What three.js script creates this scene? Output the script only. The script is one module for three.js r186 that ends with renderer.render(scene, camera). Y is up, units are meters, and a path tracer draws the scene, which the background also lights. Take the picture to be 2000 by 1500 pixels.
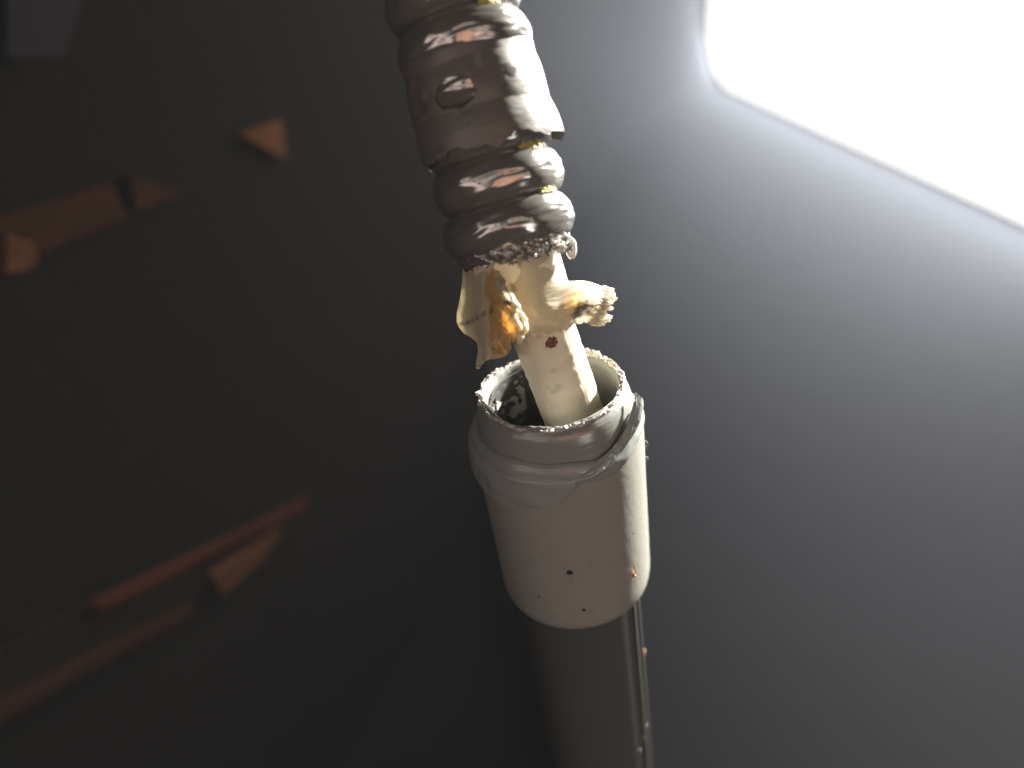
import * as THREE from 'three';
import { mergeGeometries } from 'three/addons/utils/BufferGeometryUtils.js';
import { ImprovedNoise } from 'three/addons/math/ImprovedNoise.js';
import { RoundedBoxGeometry } from 'three/addons/geometries/RoundedBoxGeometry.js';
import { RectAreaLightUniformsLib } from 'three/addons/lights/RectAreaLightUniformsLib.js';

// ───────────────────────── camera, light, air, exposure ─────────────────────────
const scene = new THREE.Scene();
const FPX = 1504, PITCH = THREE.MathUtils.degToRad(-32), EYE = new THREE.Vector3(0, 0.9, 0);
const camera = new THREE.PerspectiveCamera(2 * Math.atan(750 / FPX) * 180 / Math.PI, 4 / 3, 0.01, 20);
camera.position.copy(EYE); camera.rotation.set(PITCH, 0, 0); camera.updateMatrixWorld();
camera.focus = 0.15; camera.userData.fStop = 7.5;
const renderer = new THREE.WebGLRenderer({ antialias: true });
renderer.toneMapping = THREE.LinearToneMapping; renderer.toneMappingExposure = 1;
renderer.shadowMap.enabled = true;
scene.background = new THREE.Color(0.004, 0.004, 0.0045);
scene.fog = new THREE.FogExp2(new THREE.Color(0.90, 0.94, 1.0), 0.015);
RectAreaLightUniformsLib.init();

// side wall with the window: AL runs along it away from the camera, AN points out through it
const YAW = THREE.MathUtils.degToRad(12.1), WALL = 0.6;
const AL = new THREE.Vector3(-Math.sin(YAW), 0, -Math.cos(YAW)), AN = new THREE.Vector3(Math.cos(YAW), 0, -Math.sin(YAW));
const onWall = (along, height, out = 0) => EYE.clone().addScaledVector(AL, along).addScaledVector(AN, WALL + out).setY(EYE.y + height);
const WIN = { a0: 0.4, a1: 1.285, h0: -0.25, h1: 0.6, r: 0.12 };
const V0 = (x, y, z) => new THREE.Vector3(x, y, z);
function areaLight(w, h, color, intensity, at, target) {
  const l = new THREE.RectAreaLight(color, intensity, w, h);
  l.position.copy(at); l.lookAt(target); l.castShadow = true; scene.add(l); return l;
}
{ // daylight of the window, just in front of its pane, and the sun that stands in it
  const am = (WIN.a0 + WIN.a1) / 2, hm = (WIN.h0 + WIN.h1) / 2;
  areaLight(WIN.a1 - WIN.a0 - 0.03, WIN.h1 - WIN.h0 - 0.03, new THREE.Color(1, 0.98, 0.95), 7.8, onWall(am, hm, -0.004), onWall(am, hm, -1)).name = 'window_light';
  const sun = new THREE.SpotLight(new THREE.Color(1, 0.95, 0.86), 22, 0, 0.36, 1, 2);
  sun.position.copy(onWall(0.42, 0.22, -0.006)); sun.target.position.set(0.0, 0.83, -0.13); sun.name = 'sun_light';
  sun.castShadow = true; sun.shadow.radius = 1.5; scene.add(sun, sun.target);
}
// added fill panel in the same wall, behind the camera, built like a window
const WIN2 = { a: -1.2, h: 0.1, w: 1.0, t: 0.7 };
areaLight(WIN2.w - 0.02, WIN2.t - 0.02, new THREE.Color(1, 0.97, 0.93), 6.2, onWall(WIN2.a, WIN2.h, -0.012), onWall(WIN2.a, WIN2.h, -1)).name = 'fill_panel_light';
// added glow panels behind the camera for hose reflections and fill: centre x, y, width, height, colour
const REAR = V0(-0.06, 1.0, 0.32), REAR_AT = V0(0, 0.88, -0.13);
const GLOW_PANELS = [[-0.34, -0.04, 0.6, 0.13, [1, 0.54, 0.37]], [0.34, -0.04, 0.6, 0.13, [1, 0.8, 0.78]], [0, 0.1, 1.28, 0.04, [1, 0.96, 0.84]]];
const rearFrame = new THREE.Object3D(); rearFrame.position.copy(REAR); rearFrame.lookAt(REAR_AT); rearFrame.updateMatrixWorld(true);
for (const [x, y, w, h, c] of GLOW_PANELS) {
  const p = rearFrame.localToWorld(V0(x, y, 0.012));
  const l = areaLight(w, h, new THREE.Color(...c), 1.25, p, p.clone().add(REAR_AT).sub(REAR)); l.name = 'rear_glow_light';
}

// ───────────────────────── helpers ─────────────────────────
const noise = new ImprovedNoise();
const N3 = (x, y, z) => noise.noise(x, y, z);
const fbm = (x, y, z, o = 4) => { let s = 0, a = 0.5; for (let i = 0; i < o; i++) { s += a * N3(x, y, z); x *= 2.03; y *= 2.03; z *= 2.03; a *= 0.5; } return s; };
let seed = 12345; const rnd = () => { seed = (seed * 1664525 + 1013904223) >>> 0; return seed / 4294967296; };
const V = (x, y, z) => new THREE.Vector3(x, y, z);
const clamp = THREE.MathUtils.clamp, lerp = THREE.MathUtils.lerp, ss = THREE.MathUtils.smoothstep;
// a point at a real depth (metres along the optical axis) on the line of sight of a photograph pixel
const at = (x, y, d) => V((x - 1000) / FPX * d, (750 - y) / FPX * d, -d).applyMatrix4(camera.matrixWorld);

function thing(name, label, category, pos, quat, group) {
  const o = new THREE.Group(); o.name = name; scene.add(o);
  if (pos) o.position.copy(pos); if (quat) o.quaternion.copy(quat);
  o.userData = { label, category }; if (group) o.userData.group = group;
  o.updateMatrixWorld(true); return o;
}
function part(name, geo, mat, parent) {
  const m = new THREE.Mesh(geo, mat); m.name = name; m.castShadow = m.receiveShadow = true; parent.add(m); return m;
}
const struct = (name, geo, mat) => { const m = part(name, geo, mat, scene); m.userData = { kind: 'structure' }; return m; };
const toLocal = (g, o) => g.applyMatrix4(o.matrixWorld.clone().invert());

// a sheet of real thickness over a (u, v) grid; mask drops cells, so edges can be ragged
function sheet(nu, nv, f, thick, mask = null, closedU = false, tint = null) {
  const P = [], eps = 1e-3, pos = [], idx = [], col = [], uv = [];
  const W = nu + 1, n = W * (nv + 1);
  for (let j = 0; j <= nv; j++) for (let i = 0; i <= nu; i++) {
    const u = i / nu, v = j / nv, p = f(u, v);
    const a = f(closedU ? u + eps : Math.min(1, u + eps), v), b = f(closedU ? u - eps : Math.max(0, u - eps), v);
    const c = f(u, Math.min(1, v + eps)), d = f(u, Math.max(0, v - eps));
    const nn = a.sub(b).cross(c.sub(d)).normalize();
    P.push([p, nn]); uv.push(u, v);
  }
  const nor = [];
  for (const s of [0.5, -0.5]) for (let k = 0; k < n; k++) {
    const [p, m] = P[k]; pos.push(p.x + m.x * s * thick, p.y + m.y * s * thick, p.z + m.z * s * thick);
    const q = Math.sign(s); nor.push(m.x * q, m.y * q, m.z * q);
    if (tint) { const c = tint(uv[2 * k], uv[2 * k + 1], p); col.push(c[0], c[1], c[2]); }
  }
  const uvs = uv.concat(uv);
  const keep = (i, j) => {
    if (closedU) i = (i + nu) % nu;
    return i >= 0 && j >= 0 && i < nu && j < nv && (!mask || mask((i + 0.5) / nu, (j + 0.5) / nv));
  };
  const side = (a, b) => { // a wall of its own vertices between the two faces
    const k = pos.length / 3, t = V(pos[3 * b] - pos[3 * a], pos[3 * b + 1] - pos[3 * a + 1], pos[3 * b + 2] - pos[3 * a + 2]).cross(V(nor[3 * a], nor[3 * a + 1], nor[3 * a + 2])).normalize();
    for (const q of [a, b, a + n, b + n]) {
      pos.push(pos[3 * q], pos[3 * q + 1], pos[3 * q + 2]); nor.push(t.x, t.y, t.z); uvs.push(uvs[2 * q], uvs[2 * q + 1]);
      if (tint) col.push(col[3 * q], col[3 * q + 1], col[3 * q + 2]);
    }
    idx.push(k, k + 2, k + 1, k + 1, k + 2, k + 3);
  };
  for (let j = 0; j < nv; j++) for (let i = 0; i < nu; i++) if (keep(i, j)) {
    const a = j * W + i, b = a + 1, c = a + W, d = c + 1;
    idx.push(a, b, d, a, d, c, a + n, d + n, b + n, a + n, c + n, d + n);
    if (!keep(i, j - 1)) side(a, b);
    if (!keep(i + 1, j)) side(b, d);
    if (!keep(i, j + 1)) side(d, c);
    if (!keep(i - 1, j)) side(c, a);
  }
  const g = new THREE.BufferGeometry();
  g.setAttribute('position', new THREE.Float32BufferAttribute(pos, 3));
  g.setAttribute('normal', new THREE.Float32BufferAttribute(nor, 3));
  g.setAttribute('uv', new THREE.Float32BufferAttribute(uvs, 2));
  if (tint) g.setAttribute('color', new THREE.Float32BufferAttribute(col, 3));
  g.setIndex(idx); return g;
}
// smooth surface through a grid of control points (rows of Vector3)
function spline(rows) {
  const curves = rows.map((r) => new THREE.CatmullRomCurve3(r, false, 'catmullrom', 0.5));
  return (u, v) => {
    const pts = curves.map((c) => c.getPoint(clamp(u, 0, 1)));
    return new THREE.CatmullRomCurve3(pts, false, 'catmullrom', 0.5).getPoint(clamp(v, 0, 1));
  };
}
// surface of revolution about y with bumps: profile [[r, y], ...] finely resampled, bump(theta, k, r, y) → [dr, dy]
function turned(profile, seg, bump = null, sub = 6, tint = null) {
  const c = new THREE.CatmullRomCurve3(profile.map(([r, y]) => V(r, y, 0)), false, 'centripetal'), nv = (profile.length - 1) * sub;
  const pts = []; for (let j = 0; j <= nv; j++) pts.push(c.getPoint(j / nv));
  const pos = [], uv = [], idx = [], col = [];
  for (let j = 0; j <= nv; j++) for (let i = 0; i <= seg; i++) {
    const th = (i % seg) / seg * Math.PI * 2; let r = pts[j].x, y = pts[j].y;
    if (bump) { const [a, b] = bump(th, j / nv, r, y); r += a; y += b; }
    pos.push(r * Math.sin(th), y, r * Math.cos(th)); uv.push(i / seg, j / nv);
    if (tint) col.push(...tint(th, j / nv, r, y));
  }
  for (let j = 0; j < nv; j++) for (let i = 0; i < seg; i++) { const a = j * (seg + 1) + i, b = a + 1, d = a + seg + 1, e = d + 1; idx.push(a, b, e, a, e, d); }
  const g = new THREE.BufferGeometry();
  g.setAttribute('position', new THREE.Float32BufferAttribute(pos, 3)); g.setAttribute('uv', new THREE.Float32BufferAttribute(uv, 2));
  if (tint) g.setAttribute('color', new THREE.Float32BufferAttribute(col, 3));
  g.setIndex(idx); g.computeVertexNormals();
  const nr = g.attributes.normal; // weld the seam
  for (let j = 0; j <= nv; j++) { const a = j * (seg + 1), b = a + seg, x = nr.getX(a) + nr.getX(b), y = nr.getY(a) + nr.getY(b), z = nr.getZ(a) + nr.getZ(b), l = Math.hypot(x, y, z) || 1; nr.setXYZ(a, x / l, y / l, z / l); nr.setXYZ(b, x / l, y / l, z / l); }
  return g;
}
// a torn lump: a small noisy, squashed blob
function lump(size, rough = 0.5, flat = [1, 1, 1], detail = 3, k = rnd() * 90) {
  const g = new THREE.IcosahedronGeometry(1, detail), p = g.attributes.position;
  for (let i = 0; i < p.count; i++) {
    const x = p.getX(i), y = p.getY(i), z = p.getZ(i), s = 1 + rough * (1.3 * N3(x * 1.6 + k, y * 1.6, z * 1.6) + 0.8 * N3(x * 4 + k, y * 4, z * 4 + k));
    p.setXYZ(i, x * s * size * flat[0], y * s * size * flat[1], z * s * size * flat[2]);
  }
  g.computeVertexNormals(); return g;
}
const tube = (pts, r, seg = 24, rs = 6) => new THREE.TubeGeometry(new THREE.CatmullRomCurve3(pts), seg, r, rs, false);

// ───────────────────────── materials ─────────────────────────
function tex(n, f, srgb, rx = 1, ry = rx) {
  const d = new Uint8Array(n * n * 4);
  for (let y = 0; y < n; y++) for (let x = 0; x < n; x++) { const c = f(x / n, y / n), i = 4 * (y * n + x); d[i] = c[0] * 255; d[i + 1] = c[1] * 255; d[i + 2] = c[2] * 255; d[i + 3] = 255; }
  const t = new THREE.DataTexture(d, n, n); t.wrapS = t.wrapT = THREE.RepeatWrapping; t.magFilter = t.minFilter = THREE.LinearFilter;
  if (srgb) t.colorSpace = THREE.SRGBColorSpace; t.repeat.set(rx, ry); t.needsUpdate = true; return t;
}
const grain = (rx, ry, lo, hi, fx = 40, fy = 40) => tex(256, (u, v) => { const w = clamp(0.5 + fbm(u * fx, v * fy, 3.3, 4) * 1.1, 0, 1); const c = lerp(lo, hi, w); return [c, c, c]; }, false, rx, ry);
const phys = (o) => new THREE.MeshPhysicalMaterial(o);
const rgb = (r, g, b) => new THREE.Color(r, g, b);
const M = {
  hose: phys({ color: rgb(0.315, 0.305, 0.29), metalness: 0.7, roughness: 0.2, roughnessMap: grain(3, 1, 0.6, 1, 12, 6), bumpMap: grain(2, 1, 0, 1, 8, 4), bumpScale: 0.00003 }),
  film: phys({ color: rgb(0.12, 0.11, 0.1), roughness: 0.42, ior: 1.5, bumpMap: grain(1, 1, 0, 1, 9, 9), bumpScale: 0.00012, vertexColors: true }),
  cream: phys({ color: rgb(1, 1, 1), vertexColors: true, roughness: 0.42, bumpMap: grain(2, 2, 0, 1, 30, 8), bumpScale: 0.00005 }),
  flap: phys({ color: rgb(1, 1, 1), vertexColors: true, roughness: 0.62, transmission: 0.5, thickness: 0, bumpMap: grain(1, 1, 0, 1, 9, 26), bumpScale: 0.00004, side: THREE.DoubleSide }),
  couple: phys({ color: rgb(0.245, 0.247, 0.228), roughness: 0.36, bumpMap: grain(3, 3, 0, 1, 30, 30), bumpScale: 0.00003, vertexColors: true }),
  rim: phys({ color: rgb(0.2, 0.207, 0.195), roughness: 0.24, ior: 1.6, bumpMap: grain(2, 1, 0, 1, 5, 20), bumpScale: 0.00006 }),
  skirt: phys({ color: rgb(0.225, 0.24, 0.236), roughness: 0.3, bumpMap: grain(1, 1, 0, 1, 9, 9), bumpScale: 0.00008 }),
  pipe: phys({ color: rgb(0.07, 0.07, 0.066), roughness: 0.16, ior: 1.6, roughnessMap: grain(4, 1, 0.5, 1, 60, 3) }),
  shred: phys({ color: rgb(0.6, 0.58, 0.54), roughness: 0.45, transmission: 0.4, thickness: 0 }),
  tuft: phys({ color: rgb(0.8, 0.76, 0.66), roughness: 0.7, transmission: 0.6, thickness: 0 }),
  black: phys({ color: rgb(0.018, 0.018, 0.018), roughness: 0.4 }),
  grime: phys({ color: rgb(0.06, 0.06, 0.058), roughness: 0.35 }),
  residue: phys({ color: rgb(0.3, 0.29, 0.27), roughness: 0.5 }),
  yellow: phys({ color: rgb(0.34, 0.31, 0.09), roughness: 0.6 }),
  red: phys({ color: rgb(0.17, 0.055, 0.035), roughness: 0.45 }),
  fibre: phys({ color: rgb(0.6, 0.57, 0.5), roughness: 0.5 }),
  straw: phys({ color: rgb(0.35, 0.2, 0.1), roughness: 0.6 }),
  sunwood: phys({ specularIntensity: 0, color: rgb(0.06, 0.024, 0.011), roughness: 0.7, map: grain(1, 1, 0.6, 1, 3, 40) }),  // timber brown with sunlight put into the colour; added panel frames share it
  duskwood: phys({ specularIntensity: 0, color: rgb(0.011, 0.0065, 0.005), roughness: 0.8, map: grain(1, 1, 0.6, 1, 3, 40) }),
  redsunwood: phys({ specularIntensity: 0, color: rgb(0.04, 0.0125, 0.0075), roughness: 0.7, map: grain(1, 1, 0.6, 1, 3, 40) }),  // reddish sunlit tone of the timber, light put into the colour
  dimsunwood: phys({ specularIntensity: 0, color: rgb(0.024, 0.0105, 0.0055), roughness: 0.7, map: grain(1, 1, 0.6, 1, 3, 40) }),  // weaker sunlit tone of the timber, light put into the colour
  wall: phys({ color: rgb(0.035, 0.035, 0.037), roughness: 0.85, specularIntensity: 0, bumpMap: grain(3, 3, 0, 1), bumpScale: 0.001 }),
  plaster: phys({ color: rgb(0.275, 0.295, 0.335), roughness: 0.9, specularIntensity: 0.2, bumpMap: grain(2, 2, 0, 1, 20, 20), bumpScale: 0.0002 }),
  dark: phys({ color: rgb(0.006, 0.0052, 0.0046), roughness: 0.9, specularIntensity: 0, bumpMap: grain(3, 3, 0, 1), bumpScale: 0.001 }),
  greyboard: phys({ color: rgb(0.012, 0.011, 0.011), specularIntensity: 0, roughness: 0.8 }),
  glow: new THREE.MeshStandardMaterial({ color: 0x000000, roughness: 0.6, emissive: rgb(1, 0.99, 0.96), emissiveIntensity: 1.5 }),
};

// ───────────────────────── background ─────────────────────────
{ // side wall with a real opening
  const s = new THREE.Shape([new THREE.Vector2(-2, -0.9), new THREE.Vector2(2.0, -0.9), new THREE.Vector2(2.0, 0.8), new THREE.Vector2(-2, 0.8)]);
  const { a0, a1, h0, h1, r } = WIN, h = new THREE.Path();
  h.moveTo(a0 + r, h0); h.lineTo(a1 - r, h0); h.absarc(a1 - r, h0 + r, r, -Math.PI / 2, 0, false); h.lineTo(a1, h1 - r); h.quadraticCurveTo(a1, h1, a1 - r, h1);
  h.lineTo(a0 + r, h1); h.quadraticCurveTo(a0, h1, a0, h1 - r); h.lineTo(a0, h0 + r); h.quadraticCurveTo(a0, h0, a0 + r, h0);
  s.holes.push(h);
  const basis = new THREE.Matrix4().makeBasis(AL, V(0, 1, 0), AN.clone()).setPosition(onWall(0, 0, 0));
  const g = new THREE.ExtrudeGeometry(s, { depth: 0.01, bevelEnabled: false, curveSegments: 24 }); g.applyMatrix4(basis);
  // AL × up points back through the wall, so turn the faces the right way round
  const ix = g.index; if (!ix) { const p = g.attributes.position, nrm = g.attributes.normal; for (let i = 0; i < p.count; i += 3) { for (const A of [p, nrm]) { const t = [A.getX(i), A.getY(i), A.getZ(i)]; A.setXYZ(i, A.getX(i + 2), A.getY(i + 2), A.getZ(i + 2)); A.setXYZ(i + 2, ...t); } } g.computeVertexNormals(); }
  struct('side_wall', g, M.wall);
  const win = thing('window', 'overexposed bright white window with rounded corner at upper right', 'window', onWall((a0 + a1) / 2, h0, 0.004));
  const pane = new THREE.Shape(h.getPoints(24)), pg = new THREE.ShapeGeometry(pane); pg.applyMatrix4(basis); pg.translate(AN.x * 0.0004, 0, AN.z * 0.0004);
  part('pane', toLocal(pg, win), M.glow, win);
}
{ // added plaster surround of the window, splayed to glow like glare: sill and far jamb, one smooth turn at the corner
  const { a0, a1, h0, h1, r } = WIN, DEEP = 0.41;
  const out = []; // outline with outward normals
  for (let i = 0; i <= 20; i++) out.push([lerp(-0.7, a1 - r, i / 20), h0, 0, -1]);
  for (let i = 1; i <= 24; i++) { const t = i / 24 * Math.PI / 2; out.push([a1 - r + r * Math.sin(t), h0 + r - r * Math.cos(t), Math.sin(t), -Math.cos(t)]); }
  for (let i = 1; i <= 20; i++) out.push([a1, lerp(h0 + r, h1, i / 20), 1, 0]);
  const pos = [], idx = [], uv = [], nv = 40; let run = 0;
  out.forEach(([a, h, x, y], i) => {
    if (i) run += Math.hypot(a - out[i - 1][0], h - out[i - 1][1]) + 0.3 * Math.hypot(x - out[i - 1][2], y - out[i - 1][3]);
    for (let j = 0; j <= nv; j++) { const d = DEEP * Math.pow(j / nv, 1.6), e = d - 0.022 * (1 - Math.exp(-d / 0.022)), o = lerp(1.05 * e, 0.66 * e + 1.75 * e * e, y < 0 ? y * y : 0), p = onWall(a + x * o, h + y * o, -d - 0.001); pos.push(p.x, p.y, p.z); uv.push(run, d * 1.41); }
  });
  for (let i = 0; i + 1 < out.length; i++) for (let j = 0; j < nv; j++) { const p = i * (nv + 1) + j, q = p + nv + 1; idx.push(p, q, q + 1, p, q + 1, p + 1); }
  const g = new THREE.BufferGeometry(); g.setAttribute('position', new THREE.Float32BufferAttribute(pos, 3)); g.setAttribute('uv', new THREE.Float32BufferAttribute(uv, 2)); g.setIndex(idx); g.computeVertexNormals();
  struct('glare_surround', g, M.plaster);
}
{ // floor and the far and left walls, dark
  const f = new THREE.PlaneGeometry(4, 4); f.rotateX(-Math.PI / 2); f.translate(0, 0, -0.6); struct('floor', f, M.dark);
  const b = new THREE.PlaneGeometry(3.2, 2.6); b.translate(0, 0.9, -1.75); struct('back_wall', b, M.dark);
}
// left wall: leans into the picture, near at the left edge and far at the middle
const LP0 = at(0, 750, 0.42), LP1 = at(900, 750, 1.1);
const LN = LP1.clone().sub(LP0).setY(0).normalize().cross(V(0, 1, 0)).normalize();
const LD = LP1.clone().sub(LP0).setY(0).normalize();
const onLeft = (x, y, lift = 0) => { // where the line of sight of a pixel meets the left wall
  const p = at(x, y, 1).sub(EYE), k = LP0.clone().sub(EYE).dot(LN) / p.dot(LN); return EYE.clone().addScaledVector(p, k).addScaledVector(LN, -lift * Math.sign(p.dot(LN)));
};
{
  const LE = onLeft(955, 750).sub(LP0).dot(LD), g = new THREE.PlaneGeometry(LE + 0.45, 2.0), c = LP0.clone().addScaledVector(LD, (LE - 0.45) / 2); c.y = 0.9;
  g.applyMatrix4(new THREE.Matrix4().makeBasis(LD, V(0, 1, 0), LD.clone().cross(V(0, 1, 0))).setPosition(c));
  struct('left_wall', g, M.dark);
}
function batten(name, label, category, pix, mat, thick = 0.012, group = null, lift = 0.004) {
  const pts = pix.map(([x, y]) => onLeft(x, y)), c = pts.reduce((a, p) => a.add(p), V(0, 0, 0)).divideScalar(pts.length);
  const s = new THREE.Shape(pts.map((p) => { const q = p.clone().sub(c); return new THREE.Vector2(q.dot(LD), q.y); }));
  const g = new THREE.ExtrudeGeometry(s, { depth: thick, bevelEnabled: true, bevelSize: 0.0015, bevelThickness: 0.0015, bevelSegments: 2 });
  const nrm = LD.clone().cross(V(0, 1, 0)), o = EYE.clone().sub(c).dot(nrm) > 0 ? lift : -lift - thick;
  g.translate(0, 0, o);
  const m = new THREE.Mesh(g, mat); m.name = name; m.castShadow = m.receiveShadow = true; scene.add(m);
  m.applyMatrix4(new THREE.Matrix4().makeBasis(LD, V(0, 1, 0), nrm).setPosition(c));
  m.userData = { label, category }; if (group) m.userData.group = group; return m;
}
batten('sun_patch_rail', 'painted sunlight on dim brown timber, rail slanting up from the left edge, left half', 'rail_patch', [[-60, 440], [195, 360], [225, 420], [-40, 525]], M.dimsunwood, 0.004);  // these four shapes are sunlight patches put into timber colour and outline
batten('sun_patch_wedge', 'painted sunlight on dull brown timber, wedge end of the rail at left', 'wedge_patch', [[235, 345], [335, 378], [245, 405]], M.dimsunwood, 0.004);
batten('sun_patch_block', 'painted sunlight on orange-brown timber, small block at the left edge below the rail', 'block', [[-40, 455], [8, 470], [18, 500], [0, 515], [-40, 520]], M.sunwood, 0.004, null, 0.014);
batten('sun_patch_triangle', 'painted sunlight on tan timber, bright triangular gusset left of the hose', 'light_patch', [[455, 262], [530, 236], [540, 308]], M.sunwood, 0.004);
{ // one long board at lower left: dim face, painted sunlight as two streaks and one offcut lying on it
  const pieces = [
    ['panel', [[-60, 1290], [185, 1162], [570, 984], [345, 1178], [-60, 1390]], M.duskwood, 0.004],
    ['sun_streak', [[150, 1166], [572, 968], [566, 985], [160, 1182]], M.redsunwood, 0.012],
    ['sun_streak', [[-60, 1372], [342, 1170], [346, 1186], [-60, 1402]], M.dimsunwood, 0.012],
    ['sunlit_patch', [[385, 1112], [520, 1028], [482, 1085], [402, 1150]], M.sunwood, 0.012]];
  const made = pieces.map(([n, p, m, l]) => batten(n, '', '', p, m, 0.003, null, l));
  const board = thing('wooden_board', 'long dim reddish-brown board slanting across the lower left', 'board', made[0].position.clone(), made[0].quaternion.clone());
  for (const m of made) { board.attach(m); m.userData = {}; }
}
batten('grey_board', 'grey board corner at the top left edge', 'board', [[-60, -60], [105, -60], [50, 100], [-60, 105]], M.greyboard, 0.02);
{ // added fill panel, built like a side window
  const w = thing('window', 'added fill light panel in the side wall behind the camera, outside the picture', 'window', onWall(WIN2.a, WIN2.h - WIN2.t / 2));
  w.name = 'window_001';
  const basis = new THREE.Matrix4().makeBasis(AL, V(0, 1, 0), AN.clone());
  const put = (x, y, wd, h, d, out, name, mat) => { const g = new THREE.BoxGeometry(wd, h, d); g.translate(x, y, 0); g.applyMatrix4(basis); const p = onWall(WIN2.a, WIN2.h, out); g.translate(p.x, p.y, p.z); const ix = g.index.array; for (let i = 0; i < ix.length; i += 3) { const t = ix[i]; ix[i] = ix[i + 2]; ix[i + 2] = t; } part(name, toLocal(g, w), mat, w); };
  put(0, 0, WIN2.w, WIN2.t, 0.004, -0.006, 'pane', M.glow);
  for (const [x, y, a, b] of [[-0.525, 0, 0.05, 0.8], [0.525, 0, 0.05, 0.8], [0, 0.375, 1.0, 0.05], [0, -0.375, 1.0, 0.05]]) put(x, y, a, b, 0.03, -0.012, 'frame', M.sunwood);
}
{ // the added glow panels behind the camera
  const w = thing('rear_glow_panel', 'added three-part glow panel behind the camera for reflections and fill, outside the picture', 'window', REAR, rearFrame.quaternion);
  for (const [x, y, pw, ph, c] of GLOW_PANELS) {
    const g = new THREE.PlaneGeometry(pw, ph); g.translate(x, y, 0.006);
    part('pane', g, new THREE.MeshStandardMaterial({ color: 0x000000, roughness: 0.6, emissive: rgb(...c), emissiveIntensity: 1 }), w);
  }
  for (const [x, y, a, b] of [[-0.66, 0, 0.035, 0.28], [0.66, 0, 0.035, 0.28], [0, 0.135, 1.28, 0.025], [0, -0.12, 1.28, 0.025], [0, -0.04, 0.075, 0.13], [0, 0.052, 1.28, 0.052]]) { const f = new RoundedBoxGeometry(a, b, 0.02, 2, 0.003); f.translate(x, y, 0); part('frame', f, M.sunwood, w); }
}

// ───────────────────────── the pole: pipe, coupling ─────────────────────────
const MOUTH = at(1077, 757, 0.157), UP = V(-0.142, 0.99, 0).normalize();
const poleX = V(1, 0, 0).addScaledVector(UP, -UP.x).normalize(), poleZ = poleX.clone().cross(UP);
const poleQ = new THREE.Quaternion().setFromRotationMatrix(new THREE.Matrix4().makeBasis(poleX, UP, poleZ));
const LEN = 0.0538; // coupling length below its mouth
{
  const foot = MOUTH.y / UP.y; // down to the floor
  const pipe = thing('conduit_pipe', 'dark glossy pipe below the grey coupling', 'pipe', MOUTH.clone().addScaledVector(UP, -foot), poleQ);
  const top = foot - 0.03, R = 0.0143;
  part('tube', turned([[R, 0], [R, top * 0.5], [R, top - 0.08], [R, top - 0.05], [R, top]], 96, (th, k, r, y) => [0.00012 * N3(th * 2, y * 6, 1), 0], 8), M.pipe, pipe);
  // two shallow drawn ridges on the lit side
  for (const a of [1.02, 1.22]) { const g = new RoundedBoxGeometry(0.0011, top - 0.01, 0.0009, 2, 0.0003); g.translate(0, top / 2, R + 0.0001); g.rotateY(a); part('ridge', g, M.pipe, pipe); }
  { const a = 1.5, y = foot - 0.083, g = lump(0.0007, 0.7, [0.5, 1.3, 0.8], 3); g.translate((R + 0.0001) * Math.sin(a), y, (R + 0.0003) * Math.cos(a)); part('brown_crumb', g, M.straw, pipe); }
  for (let k = 0; k < 3; k++) { const a = 1.12 - k * 0.16, y = foot - 0.106 - k * 0.0022, pts = []; for (let i = 0; i < 7; i++) pts.push(V((R + 0.0003 + 0.0003 * Math.sin(i * 1.3 + k)) * Math.sin(a + 0.03 * Math.sin(i * 1.9 + k)), y + 0.0005 * Math.cos(i * 1.1 + k), (R + 0.0003) * Math.cos(a + 0.03 * Math.sin(i * 1.9 + k)))); part('fibre', tube(pts, 0.00003, 30, 5), M.fibre, pipe); }
}
const coupling = thing('conduit_coupling', 'grey plastic conduit coupling with a chewed open rim on top of the dark pipe', 'coupling', MOUTH.clone().addScaledVector(UP, -LEN), poleQ);
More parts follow.
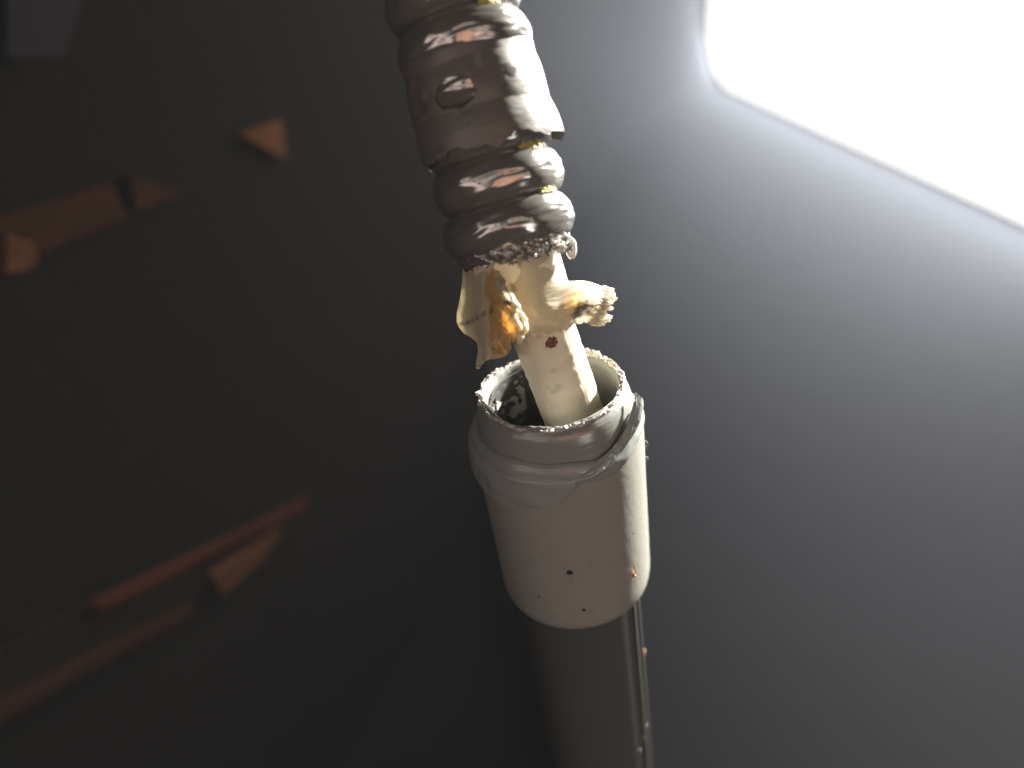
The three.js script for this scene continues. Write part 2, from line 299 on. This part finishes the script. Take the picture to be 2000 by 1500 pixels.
{
  const T = LEN, c = coupling;
  const speckle = (th, k, r, y) => { const w = 1 - 0.12 * ss(fbm(th * 5, y * 260, 7.7), 0.25, 0.42) - 0.06 * ss(fbm(th * 2, y * 60, 1.2), 0, 0.5); return [w, w * 0.99, w * 0.97]; };
  // body: slightly tapering sleeve with a rounded lower lip
  part('body', turned([[0.0146, 0.0012], [0.0158, 0.0001], [0.0168, 0.0008], [0.01735, 0.003], [0.0175, 0.008], [0.0178, T * 0.5], [0.0180, T - 0.012], [0.0178, T - 0.0095], [0.0165, T - 0.009]], 128,
    (th, k, r, y) => [0.00015 * N3(th * 1.3, y * 50, 5), 0], 10, speckle), M.couple, c);
  // neck with the broken-off thread, its wall open inside
  part('neck', turned([[0.0131, T - 0.034], [0.0132, T - 0.02], [0.0133, T - 0.004], [0.01335, T - 0.0006], [0.0137, T], [0.0147, T - 0.0006], [0.0156, T - 0.0018], [0.0162, T - 0.004], [0.01645, T - 0.0065], [0.0166, T - 0.0095]], 160,
    (th, k, r, y) => { const e = Math.exp(-Math.pow((y - T) / 0.0012, 2)); return [e * 0.0003 * fbm(th * 7, 2, 0) + 0.00012 * N3(Math.sin(th) * 2, Math.cos(th) * 2, y * 200), e * (0.0008 * fbm(Math.sin(th) * 2.5, Math.cos(th) * 2.5, 0, 4) + 0.00035 * N3(th * 18, 1, 2))]; }, 10), M.rim, c);
  // rolled bead where the skin was peeled back
  part('bead', turned([[0.0152, T - 0.0066], [0.0168, T - 0.0066], [0.0179, T - 0.0078], [0.0183, T - 0.0092], [0.0180, T - 0.0108], [0.0176, T - 0.0112]], 160,
    (th, k, r, y) => [0.0005 * fbm(th * 3.3, y * 300, 4) * Math.sin(Math.PI * k), 0.0022 * N3(Math.sin(th) * 1.6 + 4, Math.cos(th) * 1.6, 0.5)], 6), M.skirt, c);
  // peeled skirt of skin hanging over the body at the front left
  const a0 = -2.3, a1 = 0.18;
  part('peeled_skirt', sheet(160, 50, (u, v) => {
    const th = lerp(a0, a1, u), r = 0.0177 + 0.0009 * ss(v, 0, 0.16) + 0.0006 * Math.sin(v * 2.4) * (1 - 0.6 * u) + 0.00045 * fbm(th * 3, v * 2.4, 2.2), y = T - 0.0085 - v * 0.0095 + 0.0016 * N3(Math.sin(th) * 1.6 + 4, Math.cos(th) * 1.6, 0.5);
    return V(r * Math.sin(th), y, r * Math.cos(th));
  }, 0.0005, (u, v) => v < 0.25 * ss(1 - u, -0.02, 0.16) + 0.62 * Math.sqrt(clamp(1 - Math.pow(Math.abs(u - 0.6) / 0.39, 2.2), 0, 1)) + 0.1 * fbm(u * 14, 3, 1) * ss(1 - u, 0, 0.1)), M.skirt, c);
  // silver fold on the right of the bead
  part('peeled_fold', sheet(90, 24, (u, v) => {
    const th = lerp(0.12, 1.25, u), b = Math.sin(Math.PI * v), r = 0.0171 + 0.0016 * b * (0.7 + 0.3 * Math.sin(u * 9)) + 0.0004 * fbm(u * 8, v * 4, 6), y = T - 0.0118 + u * u * 0.0085 + v * 0.0032;
    return V(r * Math.sin(th), y, r * Math.cos(th));
  }, 0.0005, (u, v) => Math.abs(v - 0.5) < 0.5 - 0.12 * fbm(u * 10, 7, 3)), M.skirt, c);
  // shreds of chewed plastic along the rim
  const spot = (deg, r, y) => { const a = deg * Math.PI / 180; return V(r * Math.sin(a), y, r * Math.cos(a)); };
  const lipAt = (th) => { const d = th * 180 / Math.PI, e = Math.exp(-Math.pow((d + 98) / 34, 2)) + 1.15 * Math.exp(-Math.pow((d - 128) / 36, 2)) + 0.3 * Math.exp(-Math.pow((d - 70) / 30, 2)) + 0.08; return 0.0021 * e * clamp(0.55 + 1.3 * fbm(th * 5, 3.1, 0.7, 5), 0, 1.3); };
  part('torn_lip', sheet(420, 26, (u, v) => {
    const th = (u - 0.5) * Math.PI * 2, y = v * 0.0028, r = 0.01425 + 0.28 * y * fbm(th * 3, y * 500, 2) * 4 + 0.0004 * fbm(th * 11, y * 900, 5);
    return V(r * Math.sin(th), T - 0.0012 + y, r * Math.cos(th));
  }, 0.0007, (u, v) => v * 0.0028 < 0.0009 + lipAt((u - 0.5) * Math.PI * 2), true), M.shred, c);
  const shreds = [[-84, 0.0149, T - 0.0005, 0.0009], [-100, 0.0143, T + 0.0008, 0.0008], [135, 0.0142, T + 0.0008, 0.0009], [112, 0.0144, T + 0.0004, 0.0007], [95, 0.0146, T + 0.0004, 0.0008]];
  for (const [d, r, y, s] of shreds) { const g = lump(s, 0.45, [1.5, 0.7, 0.6], 3, d); g.rotateY(d * Math.PI / 180); const p = spot(d, r, y); g.translate(p.x, p.y, p.z); part('shred', g, M.shred, c); }
  // grime and pale flakes on the inside wall, at the left
  part('grime', sheet(90, 60, (u, v) => { const th = lerp(-2.9, -0.5, u), r = 0.0128 - 0.0006 * Math.max(0, fbm(u * 9, v * 9, 9)); return V(r * Math.sin(th), T - 0.0016 - v * 0.022, r * Math.cos(th)); }, 0.0003, (u, v) => fbm(u * 6, v * 5, 12.5) > -0.16), M.grime, c);
  part('pale_residue', sheet(90, 60, (u, v) => { const th = lerp(-2.6, -0.3, u), r = 0.0124 - 0.0007 * Math.max(0, fbm(u * 8, v * 8, 4)); return V(r * Math.sin(th), T - 0.002 - v * 0.016, r * Math.cos(th)); }, 0.0003, (u, v) => fbm(u * 7, v * 6, 31.5) > 0.16), M.residue, c);
  // specks, a straw crumb and two stray fibres on the body
  const onBody = (deg, t, lift = 0) => spot(deg, 0.01785 + lift, T - t);
  for (const [d, t, s] of [[-3, 0.0345, 0.00055], [3, 0.0462, 0.0003], [48, 0.031, 0.00018], [50, 0.02, 0.0003], [-28, 0.043, 0.00022]]) { const g = lump(s, 0.55, [1, 1, 0.18], 3); g.rotateY(d * Math.PI / 180); const p = onBody(d, t); g.translate(p.x, p.y, p.z); part('speck', g, M.black, c); }
  { const g = [lump(0.0006, 0.8, [1, 1, 0.8], 2), tube([V(0, 0, 0.0002), V(-0.0009, -0.0011, 0), V(-0.0018, -0.0016, -0.0002)], 0.00014, 12, 5), tube([V(0, 0, 0.0002), V(0.0003, 0.001, 0.0004), V(0.0007, 0.0022, 0)], 0.00016, 12, 5)].map((q) => q.toNonIndexed ? (q.index ? q.toNonIndexed() : q) : q);
    const m = mergeGeometries(g); m.rotateY(0.75); const p = onBody(43, 0.0415, 0.0003); m.translate(p.x, p.y, p.z); part('straw_crumb', m, M.straw, c); }
  for (const [t, k] of [[0.0165, 1], [0.0205, 0.8]]) { const p = onBody(88, t, 0), pts = []; for (let i = 0; i <= 10; i++) { const a = -1.4 + i / 10 * 3.6; pts.push(V(p.x + 0.0007 * k * (Math.cos(a) + 0.2), p.y + 0.0011 * k * Math.sin(a), p.z + 0.0003 * a)); } part('fibre', tube(pts, 0.000035, 48, 6), M.fibre, c); }
}

// ───────────────────────── cream cable with its torn sleeve ─────────────────────────
const cable = thing('cable', 'cream plastic cable tube with torn scorched sleeve between hose and coupling', 'cable', at(1100, 757, 0.157));
const CREAM = [0.72, 0.66, 0.5], AMBER_GLOW = [0.86, 0.62, 0.25], SOOT = [0.05, 0.045, 0.045];
const mix = (a, b, t) => a.map((x, i) => lerp(x, b[i], clamp(t, 0, 1)));
const dirt = (p, k = 1) => mix(CREAM, [0.3, 0.24, 0.16], k * (0.55 * ss(fbm(p.x * 300, p.y * 260, p.z * 300), 0.18, 0.42) + 0.2 * ss(fbm(p.x * 90, p.y * 60, p.z * 90 + 3), 0, 0.4)));
function limb(points, radius, nu, nv, name, mat, parent, tint, bump = null, mask = null, thick = 0.0006) {
  const cv = new THREE.CatmullRomCurve3(points, false, 'catmullrom', 0.5);
  const fr = (t) => { const p = cv.getPoint(t), y = cv.getTangent(t), x = V(1, 0, 0).addScaledVector(y, -y.x).normalize(); return [p, x, x.clone().cross(y).negate()]; };
  return part(name, toLocal(sheet(nu, nv, (u, v) => { const [p, x, z] = fr(v), th = u * Math.PI * 2, r = radius(v, th) + (bump ? bump(v, th) : 0); return p.addScaledVector(x, r * Math.sin(th)).addScaledVector(z, r * Math.cos(th) * (z.z > 0 ? 1 : -1)); }, thick, mask, true, tint), parent), mat, parent);
}
{
  const c = cable;
  const A = at(1066, 660, 0.1505), B = at(1101, 757, 0.1572), d = B.clone().sub(A);
  limb([A.clone().addScaledVector(d, -1.6), A, B, B.clone().addScaledVector(d, 1.6), B.clone().addScaledVector(d, 3)], (v) => 0.0059 + 0.0003 * v, 72, 120, 'inner_tube', M.cream, c,
    (u, v, p) => mix(dirt(p, 0.8), SOOT, 0.6 * ss(N3(p.x * 700, p.y * 700, p.z * 700), 0.62, 0.75)), (v, th) => 0.0002 * N3(v * 30, Math.sin(th), Math.cos(th)));
  // outer sleeve, split at the front left
  limb([at(985, 450, 0.140), at(1003, 500, 0.1425), at(1024, 560, 0.1455), at(1040, 612, 0.1478), at(1050, 640, 0.149)], (v, th) => 0.0079 + 0.0016 * ss(v, 0.6, 1) * (0.6 + 0.4 * Math.sin(th)), 110, 100, 'sleeve', M.cream, c,
    (u, v, p) => dirt(p, 1.1), (v, th) => 0.0002 * N3(v * 9, Math.sin(th) * 2, Math.cos(th) * 2), (u, v) => { const a = u > 0.5 ? u - 1 : u; return !(a < -0.07 && a > -0.2 && v > 0.3) && v < 0.93 + 0.08 * fbm(u * 20, 1, 5) - 0.2 * Math.exp(-Math.pow((a + 0.03) / 0.02, 2)); });
  // left flap
  const G = (rows) => rows.map((r) => r.map((q) => at(...q)));
  const left = spline(G([
    [[908, 498, 0.1435], [926, 496, 0.1385], [948, 496, 0.1358], [970, 496, 0.1342]],
    [[903, 572, 0.150], [924, 572, 0.144], [945, 575, 0.1395], [960, 565, 0.1375]],
    [[893, 622, 0.151], [918, 620, 0.145], [946, 614, 0.1398], [972, 598, 0.1372]],
    [[906, 648, 0.151], [930, 655, 0.146], [950, 655, 0.141], [985, 640, 0.1385]],
    [[934, 668, 0.1505], [940, 684, 0.1465], [955, 690, 0.143], [1000, 672, 0.1405]],
    [[930, 722, 0.149], [935, 722, 0.1485], [950, 706, 0.1455], [990, 695, 0.1425]]]));
  const crumple = (f, amp, fr, k) => (u, v) => { const p = f(u, v); const q = fbm(u * fr, v * fr, k, 3); return p.addScaledVector(V(0.35, 0.2, 0.9), amp * q); };
  part('torn_flap', toLocal(sheet(90, 110, crumple(left, 0.0014, 4, 2.7), 0.00045, (u, v) => u < 1 - 0.04 * (0.5 + fbm(v * 16, 1, 2)) && v < 1 - 0.05 * (0.5 + fbm(u * 12, 4, 1)), false,
    (u, v, p) => mix(mix(dirt(p), AMBER_GLOW, 0.7 * ss(u, 0.6, 1)), [0.16, 0.15, 0.14], 0.85 * Math.exp(-Math.pow((v - 0.42 - 0.1 * (0.5 - u)) / 0.022, 2)) * ss(fbm(u * 9, v * 9, 2), -0.2, 0.1) * (u < 0.75 ? 1 : 0))), c), M.flap, c);
  // curled front edge of the left flap, thin, the glow of light through it put into the amber tint
  const curl = spline(G([
    [[948, 540, 0.1385], [958, 532, 0.1350], [968, 524, 0.1338], [978, 535, 0.1348]],
    [[950, 575, 0.1385], [962, 572, 0.1340], [978, 562, 0.1316], [992, 560, 0.1330]],
    [[960, 600, 0.1380], [972, 590, 0.1340], [990, 585, 0.1308], [1006, 582, 0.1325]],
    [[958, 630, 0.1385], [978, 620, 0.1345], [1005, 610, 0.1312], [1022, 605, 0.1330]],
    [[960, 665, 0.1400], [985, 650, 0.1355], [1010, 635, 0.1330], [1030, 632, 0.1345]],
    [[966, 696, 0.1425], [990, 680, 0.1385], [1010, 660, 0.1355], [1038, 655, 0.1368]]]));
  part('curled_edge', toLocal(sheet(80, 130, crumple(curl, 0.0052, 5.5, 8.1), 0.0005, (u, v) => u < 0.9 + 0.2 * fbm(v * 9, 6, 2, 3) && v > 0.02, false,
    (u, v, p) => mix(mix(AMBER_GLOW, CREAM, ss(u + 0.4 * fbm(u * 5, v * 8, 1), 0.5, 0.75)), SOOT, 0.85 * ss(fbm(u * 4 + 3, v * 7, 9) - 2.2 * Math.pow(v - 0.4, 2) * 4, 0.0, 0.16))), c), M.flap, c);
  // right flap, flared out and frayed at its end
  const right = spline(G([
    [[975, 495, 0.1344], [1018, 495, 0.1342], [1060, 497, 0.1365], [1082, 500, 0.1393], [1090, 505, 0.1425]],
    [[995, 545, 0.1365], [1032, 545, 0.1363], [1072, 546, 0.1383], [1092, 549, 0.1405], [1101, 548, 0.1432]],
    [[1003, 580, 0.1375], [1040, 582, 0.1373], [1085, 578, 0.1393], [1138, 554, 0.1425], [1184, 565, 0.1470]],
    [[1008, 612, 0.1383], [1045, 616, 0.1381], [1090, 612, 0.1392], [1140, 588, 0.1412], [1197, 592, 0.1452]],
    [[1016, 648, 0.1393], [1050, 654, 0.1389], [1092, 653, 0.1396], [1132, 637, 0.1412], [1174, 636, 0.1445]]]));
  const fray = (u, v) => { const p = right(u, v), e = ss(v, 0.4, 0.7) * (0.3 + 0.7 * ss(u, 0.3, 0.6)), t = ss(u, 0.8, 1) * ss(v, 0.4, 0.55); return p.addScaledVector(V(0.35, 0.3, 0.9), e * 0.0009 * fbm(u * 3.2, v * 3.6, 5.5, 3) + t * 0.0016 * fbm(u * 9, v * 16, 1.5, 4)); };
  part('torn_flap', toLocal(sheet(130, 120, fray, 0.0006, (u, v) => u < (v > 0.42 ? 0.95 + 0.2 * fbm(v * 20, 2, 7, 5) : 1.1) && v < 0.97 + 0.07 * fbm(u * 14, 5, 2), false,
    (u, v, p) => {
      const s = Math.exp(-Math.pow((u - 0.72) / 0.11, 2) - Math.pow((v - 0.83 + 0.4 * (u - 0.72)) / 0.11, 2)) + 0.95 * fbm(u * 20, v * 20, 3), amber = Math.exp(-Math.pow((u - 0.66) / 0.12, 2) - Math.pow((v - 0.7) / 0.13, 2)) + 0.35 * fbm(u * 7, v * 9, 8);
      return mix(mix(dirt(p, 1.2), AMBER_GLOW, 0.9 * ss(amber, 0.25, 0.75)), SOOT, 0.82 * ss(s, 0.35, 0.85));
    }), c), M.flap, c);
  for (let i = 0; i < 9; i++) { const v = lerp(0.52, 0.98, i / 8), p = fray(0.94, v), g = lump(0.0005 + 0.0005 * rnd(), 0.5, [1.9, 0.8, 0.9], 3); g.translate(p.x + 0.0006 * (rnd() - 0.3), p.y + 0.0006 * (rnd() - 0.5), p.z); part('frayed_tuft', toLocal(g, c), M.tuft, c); }
  { const p = at(1074, 669, 0.1442), g = lump(0.00125, 0.35, [1, 1.1, 0.35], 4); g.translate(p.x, p.y, p.z); part('exposed_wire', toLocal(g, c), M.red, c); }
}

// ───────────────────────── corrugated hose ─────────────────────────
const HB = at(1008, 500, 0.1425), HT = at(880, -20, 0.1355);
const HUP = HT.clone().sub(HB).normalize(), HX = V(1, 0, 0).addScaledVector(HUP, -HUP.x).normalize(), HZ = HX.clone().cross(HUP);
const hoseQ = new THREE.Quaternion().setFromRotationMatrix(new THREE.Matrix4().makeBasis(HX, HUP, HZ));
const hose = thing('corrugated_hose', 'dark glossy corrugated hose with torn lower end above the coupling', 'hose', HB, hoseQ);
{
  const PIT = 0.0080, RC = 0.0121, RG = 0.0101, h = hose;
  const prof = (k) => { const s = Math.abs(Math.sin(Math.PI * k)); return lerp(RG, RC, Math.pow(s, 0.62)); };
  const ridgeProfile = []; for (let i = 0; i <= 16; i++) ridgeProfile.push([prof(i / 16), (i / 16) * PIT]);
  for (let n = 0; n < 9; n++) {
    const g = turned(ridgeProfile, 128, (th, k, r, y) => { const w = Math.sin(Math.PI * k); return [w * (0.0007 * N3(Math.sin(th) * 1.5 + n * 7, Math.cos(th) * 1.5, 1) + 0.00022 * N3(Math.sin(th) * 2.2, Math.cos(th) * 2.2 + n * 5, y * 800) + 0.00012 * N3(Math.sin(th) * 4, Math.cos(th) * 4 + n * 3, y * 1900)), 0.0005 * w * N3(Math.sin(th) * 2, Math.cos(th) * 2, n * 3.3)]; }, 2);
    g.translate(0, n * PIT + 0.0015, 0); part('ridge', g, M.hose, h);
  }
  const up = []; for (let i = 0; i <= 16 * 14; i++) up.push([prof((i % 16) / 16), (i / 16) * PIT]);
  const g = turned(up, 64, null, 1); g.translate(0, 9 * PIT + 0.0015, 0); part('upper_length', g, M.hose, h);
  // grey skin left stuck over three ridges, with a hole and a torn lower edge
  const y0 = PIT * 2.1, y1 = PIT * 4.95;
  part('stuck_skin', sheet(280, 120, (u, v) => {
    const th = lerp(-2.4, 2.4, u), y = lerp(y1, y0, v), k = ((y - 0.0015) / PIT) % 1;
    const r = RC + 0.0004 - 0.0011 * Math.sin(Math.PI * v) * 0 - 0.00035 * (1 - Math.abs(Math.sin(Math.PI * k))) + 0.0006 * fbm(th * 1.3, v * 2, 4.4, 2) + 0.0013 * ss(v, 0.4, 0.95) * ss(th, 0.8, 1.5) - 0.0012 * Math.pow(1 - v, 3);
    return V(r * Math.sin(th), y, r * Math.cos(th));
  }, 0.00018, (u, v) => { const hx = (u - 0.44) / 0.058, hy = (v - 0.5) / 0.12; const e = fbm(u * 11, 4, 1, 2); return hx * hx + hy * hy + 0.9 * fbm(u * 20, v * 8, 2) > 1 && v > 0.07 + 0.14 * (0.4 + e) && v < 0.9 + 0.2 * fbm(u * 9, 8, 5, 3); }, false,
    (u, v) => { const w = 1 - 0.3 * ss(fbm(u * 9, v * 5, 3), 0.05, 0.35) + 0.4 * ss(fbm(u * 16, v * 7, 13), 0.24, 0.4); return [w, w, w]; }), M.film, h);
  // torn hem at the lower end
  part('torn_hem', sheet(200, 24, (u, v) => {
    const th = u * Math.PI * 2, r = lerp(RG + 0.0002, 0.0092, v) + 0.0007 * fbm(Math.sin(th) * 5, Math.cos(th) * 5, v * 4), y = 0.0022 - v * 0.004;
    return V(r * Math.sin(th), y, r * Math.cos(th));
  }, 0.0006, (u, v) => v < 0.62 + 0.7 * fbm(u * 26, 2, 2), true), M.hose, h);
  for (let i = 0; i < 22; i++) { const a = lerp(-0.5, 1.5, rnd()), r = 0.0098 + 0.0006 * rnd(), q = lump(0.0004 + 0.0005 * rnd(), 0.8, [1, 0.8, 0.7], 2); q.translate(r * Math.sin(a), 0.001 - 0.0022 * rnd(), r * Math.cos(a)); part('torn_bit', q, a > 0.55 && rnd() < 0.6 ? M.shred : M.hose, h); }
  { const a = 1.15, pts = [V(0.0098, 0.001, 0.0025), V(0.0106, -0.0002, 0.0027), V(0.0103, -0.002, 0.0029), V(0.0097, -0.0027, 0.0029), V(0.0093, -0.0016, 0.0028)]; part('torn_curl', tube(pts, 0.00045, 30, 8), M.shred, h); }
  // yellow crumbs caught in the grooves
  for (const [a, n] of [[0.72, 5], [0.58, 5], [0.46, 5], [0.6, 2], [0.75, 2], [0.9, 2], [1.0, 1], [0.8, 1]]) for (let i = 0; i < 2; i++) { const b = a + 0.1 * (rnd() - 0.5), r = RG + 0.0005, q = lump(0.0006 + 0.0003 * rnd(), 0.7, [1.4, 0.8, 0.6], 2); q.rotateY(b); q.translate(r * Math.sin(b), n * PIT + 0.0015 + 0.0008 * (rnd() - 0.5), r * Math.cos(b)); part('yellow_crumb', q, M.yellow, h); }
}

renderer.render(scene, camera);
